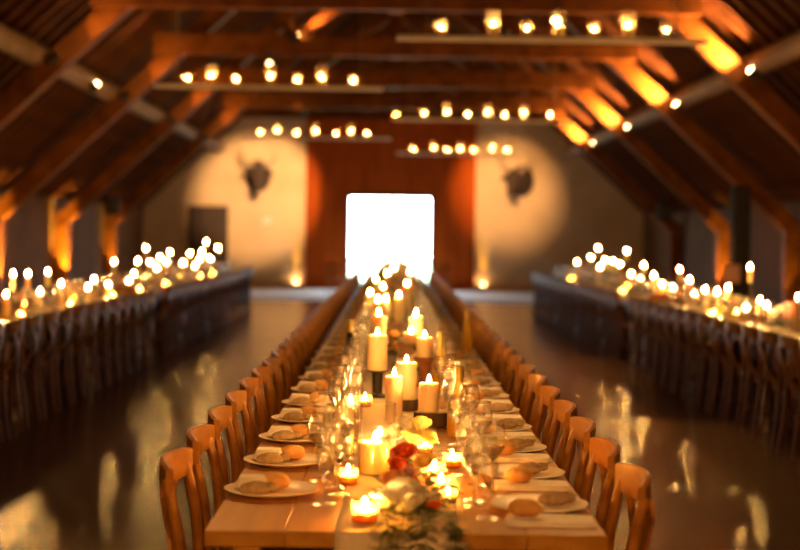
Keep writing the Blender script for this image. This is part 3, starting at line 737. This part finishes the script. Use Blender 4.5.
# ------------------------------------------------------------------ place settings and chairs at the long table
NS=42; SP=.565
for s,nm,y0 in ((-1,'left',4.39),(1,'right',4.20)):
    for k in range(NS):
        y=y0+SP*k
        if y>YE-.3: break
        w=nth(k+1)
        place_chair(CX+s*(.435 if s<0 else .405),y+.02,s*pi/2,'honey wooden cross-back chair on %s of long centre table, %s from the front'%(nm,w),'chairs along the %s of the centre table'%nm)
        jr=lambda a: random.uniform(-a,a)
        tag(put('dinner_plate',PLATE,None,(CX+s*(.402 if s<0 else .388),y,TH+.0005)),'round plate at the %s place from the front, %s of centre table'%(w,nm),'plate','plates along the %s of the centre table'%nm)
        if s<0:      # napkin folded on the plate, roll behind the bundle
            npos,nme,rpos,ppos=(CX-.462,y+.035,TH+.0165),NAPKIN2,(CX-.388+jr(.01),y+.052+jr(.006),TH+.0125),(CX-.45+jr(.008),y-.052+jr(.006),TH+.0105)
            nl='folded white napkin laid on the %s plate from the front, left of centre table'
        else:        # napkin beside the plate with the roll on it
            npos,nme,rpos,ppos=(CX+.400,y-.205,TH+.0003),NAPKIN,(CX+.335+jr(.03),y-.19+jr(.008),TH+.0188),(CX+.425+jr(.012),y+.03+jr(.01),TH+.0085)
            nl='folded white napkin beside the %s plate from the front, right of centre table'
        tag(put('napkin',nme,None,npos,jr(.05)),nl%w,'napkin','napkins along the %s of the centre table'%nm)
        tag(put('bread_roll',ROLL_[k%3],None,rpos,jr(.5)),'golden bread roll on %s at %s place from the front, %s of centre table'%('plate' if s<0 else 'napkin',w,nm),'bread roll','bread rolls along the %s of the centre table'%nm)
        if k<30:
            tag(put('cloth_pouch',POUCH,None,ppos,jr(.4)),'small brown cloth bundle on plate at %s place from front, %s of centre table'%(w,nm),'pouch','bundles on the %s plates'%nm)
        for nmg,me,r,dx,dy,gl in (('wine_glass',WINE,.041,.262,.205,'wine glass holding pale wine'),('water_goblet',GOB,.037,.205,.105,'short stemmed water goblet'),('champagne_flute',FLU,.034,.232,-.185,'slim champagne flute'),('empty_wine_glass',WIN2,.038,.198,-.02,'empty wine glass')):
            if k>24 and nmg=='water_goblet': continue
            gx,gy=CX+s*(dx+jr(.008)),y+dy+jr(.012)
            if not free(gx,gy,r-.004): continue
            take(gx,gy,r-.004)
            tag(put(nmg,me,None,(gx,gy,TH+.0065)),'%s at the %s place from the front, %s of centre table'%(gl,w,nm),'glass',nmg.replace('_',' ').replace('glass','glasse')+'s along the %s of the centre table'%nm)
# chairs standing by the doorway
place_chair(-1.32,34.6,radians(-160),'wooden chair standing alone by the bright doorway, left of it','chairs by the doorway')
place_chair(1.10,34.6,radians(160),'wooden chair standing alone by the bright doorway, right of it','chairs by the doorway')

# ------------------------------------------------------------------ side tables
LF=[(13,274),(28,274),(48,272),(61,284),(6,295),(25,308),(87,288),(72,297),(111,262),(114,284),(134,274),(129,281),(138,261),(146,248),(160,257),(157,268),(170,252),(190,253),(183,263),(180,274),(202,252),(200,259),(206,242),(218,248),(210,258),(150,262),(165,262),(195,266),(94,280),(40,292)]
RF=[(577,262),(598,248),(591,257),(605,260),(613,261),(620,264),(627,251),(644,265),(631,274),(654,276),(678,269),(673,288),(688,280),(695,294),(717,292),(728,288),(726,303),(737,306),(746,308),(750,267),(760,301),(767,306),(798,298),(795,312),(600,267),(640,280),(662,284),(705,290)]
CS=MB().lathe([(.05,0),(.05,.006),(.014,.016),(.008,.05),(.012,.5),(.008,.95),(.022,.98),(.024,1.0)],14).mesh('candlestick_stem',M['iron'],True)
for s,nm,FLS in ((-1,'left',LF),(1,'right',RF)):
    lst=[]
    for (px,py) in FLS:
        tx=abs(at(px,py,1.0).x)
        X=SX+random.uniform(-.14,.14); Y=X/tx
        if Y>29: Y=random.uniform(27.6,29); X=tx*Y
        p=at(px,py,Y)
        if p.z<TH+.07:                                     # low flames stand nearer the aisle
            p.z=TH+.09
        lst.append([Y,p.x,p.z])
    lst.sort(); n=0
    for Y,X,z in lst:
        if 17.3<Y<18.3: Y=17.2 if Y<17.8 else 18.4
        g_=0
        while not free(X,Y,.07) and g_<60: Y+=.06 if Y<28.6 else -.06; g_+=1
        take(X,Y,.06); n+=1
        h=z-ZT; lab='%s from the front on the %s side tables'%(nth(n),nm)
        if h>.30:
            st=tag(put('candlestick',CS,None,(X,Y,ZT)),'slim black candlestick under a burning candle, '+lab,'candlestick','candlesticks on the %s side tables'%nm); st.scale=(1,1,h-.15)
            candle(X,Y,ZT+h-.15+.0005,.022,.13,'candle on a black candlestick, '+lab,'candles on the %s side tables'%nm,'candle',1.4)
        elif h<.12:
            votive(X,Y,'tea light glowing low, '+lab,1.2,fs=.8)
        else:
            candle(X,Y,ZT,.04,h-.015,'cream pillar candle, '+lab,'candles on the %s side tables'%nm,fs=1.4)
    for q in range(9):
        Y=10.9+q*1.95+random.uniform(-.2,.2)
        if 17.2<Y<18.5: continue
        X=s*(SX+random.choice((-.24,-.2,.2)))
        if not free(X,Y,.045): continue
        votive(X,Y,'low amber tea light by the runner, %s of those on %s side tables'%(nth(q+1),nm),1.1,fs=.7)
    m=0
    for y in (10.6,12.3,14.0,15.8,19.2,20.7,22.3,23.9,25.6,27.2,28.5):
        m+=1; yy=y; x=s*SX
        g_=0
        while not free(x,yy,.19) and g_<25: yy+=.05; g_+=1
        take(x,yy,.19)
        flowers(x,yy,'blush flower arrangement on %s side tables, %s from the front'%(nm,nth(m)),'pink',60+m,1.3,'flowers on the %s side tables'%nm)
    # chairs, plates and glasses
    cnt={1:0,-1:0}
    for (a,b) in SIDE:
        for i in range(5):
            y=a+.28+.56*i
            for q in (-1,1):                               # q=-1: aisle side, q=+1: wall side
                x_c=s*(SX+q*.40)
                if q<0 and y<10.0: continue
                if q>0 and y<16.0: continue
                cnt[q]+=1; w=nth(cnt[q]); where='aisle side' if q<0 else 'wall side'
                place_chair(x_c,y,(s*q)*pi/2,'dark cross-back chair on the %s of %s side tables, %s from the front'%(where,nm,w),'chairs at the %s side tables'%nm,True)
                tag(put('dinner_plate',PLATE,None,(s*(SX+q*.35),y,TH+.0005)),'plate at %s place, %s of the %s side tables'%(w,where,nm),'plate','plates on the %s side tables'%nm)
                for nmg,me,dx,dy in (('wine_glass',WINE,.2,.05),('champagne_flute',FLU,.2,-.08)):
                    gx,gy=s*(SX+q*dx),y+dy
                    if not free(gx,gy,.036): continue
                    take(gx,gy,.036)
                    tag(put(nmg,me,None,(gx,gy,TH+.0065)),'%s at %s place, %s of the %s side tables'%(nmg.replace('_',' '),w,where,nm),'glass',nmg.replace('_',' ')+'s on the %s side tables'%nm)
                if q<0 or True:
                    tag(put('napkin',NAPKIN,None,(s*(SX+q*.37),y+.215,TH+.0003)),'folded napkin at %s place, %s of the %s side tables'%(w,where,nm),'napkin','napkins on the %s side tables'%nm)
    place_chair(s*(SX-.1),17.72,pi,'dark cross-back chair at the head of the front %s side table, in the gap'%nm,'chairs at the %s side tables'%nm,True)

# ------------------------------------------------------------------ lamps over the near part of the hall (hung on the nearer trusses; fill lamps added on the near wall)
for x,y,tx,ty,en,lab in ((-1.6,9.35,-.25,5.4,240,'left of centre'),(1.6,9.35,.35,5.4,240,'right of centre')):
    spotlamp((x,y,TB-.12),(tx,ty,.8),'downlight on the nearest overhead truss aimed at the front of the table, '+lab,en,60,(1,.46,.11),.9)
for x,y,z,tx,ty,tz,en,ang,lab in ((-2.2,-3.4,3.6,-2,22,3.0,260,70,'on the left'),(2.2,-3.4,3.6,2,22,3.0,260,70,'on the right'),(0,-3.4,3.9,.05,4.9,.8,420,24,'in the middle')):
    spotlamp((x,y,z),(tx,ty,tz),'added fill spotlight on the near wall behind the viewer, '+lab,en,ang,(1,.42,.10),.9)  # unseen lamps added to light the hall from the camera side
for x,y,tx,ty,en,lab in ((2.15,19.5,2.25,17.3,260,'rear'),(2.15,14.35,2.5,10.3,300,'front'),(-2.15,24.7,-2.0,25.5,220,'far left')):
    spotlamp((x,y,TB-.12),(tx,ty,0),'downlight on a roof truss over the side aisle, the %s one'%lab,en,44,(1,.50,.14),.8)

# ------------------------------------------------------------------ daylight
w=bpy.data.worlds.new('World'); scene.world=w; w.use_nodes=True
bg=w.node_tree.nodes['Background']; bg.inputs[0].default_value=(.86,.95,1.0,1); bg.inputs[1].default_value=11.0
l=bpy.data.lights.new('door_portal','AREA'); l.shape='RECTANGLE'; l.size=DR-DL; l.size_y=DT; l.cycles.is_portal=True
o=bpy.data.objects.new('door_portal',l); COL.objects.link(o); o.location=((DL+DR)/2,YW+.32,DT/2); o.rotation_euler=(-pi/2,0,0)

# ------------------------------------------------------------------ camera
cam=bpy.data.cameras.new('Camera'); co=bpy.data.objects.new('Camera',cam); COL.objects.link(co); scene.camera=co
co.matrix_world=Matrix.Translation((0,0,CAMZ))@Matrix.Rotation(pi/2,4,'X')@Matrix.Rotation(ROLL,4,'Z')
cam.sensor_width=36; cam.lens=F/800*36; cam.shift_x=(400-VX)/800; cam.shift_y=-(275-VY)/800
cam.clip_end=300; cam.dof.use_dof=True; cam.dof.focus_distance=5.5; cam.dof.aperture_fstop=1.65
scene.view_settings.view_transform='Standard'; scene.view_settings.look='None'; scene.view_settings.gamma=1; scene.view_settings.exposure=1.0
scene.view_settings.use_curve_mapping=False
cy=scene.cycles; cy.transparent_max_bounces=48; cy.max_bounces=12; cy.use_denoising=True; cy.sample_clamp_indirect=6
cy.use_light_tree=True; cy.caustics_reflective=False; cy.caustics_refractive=False
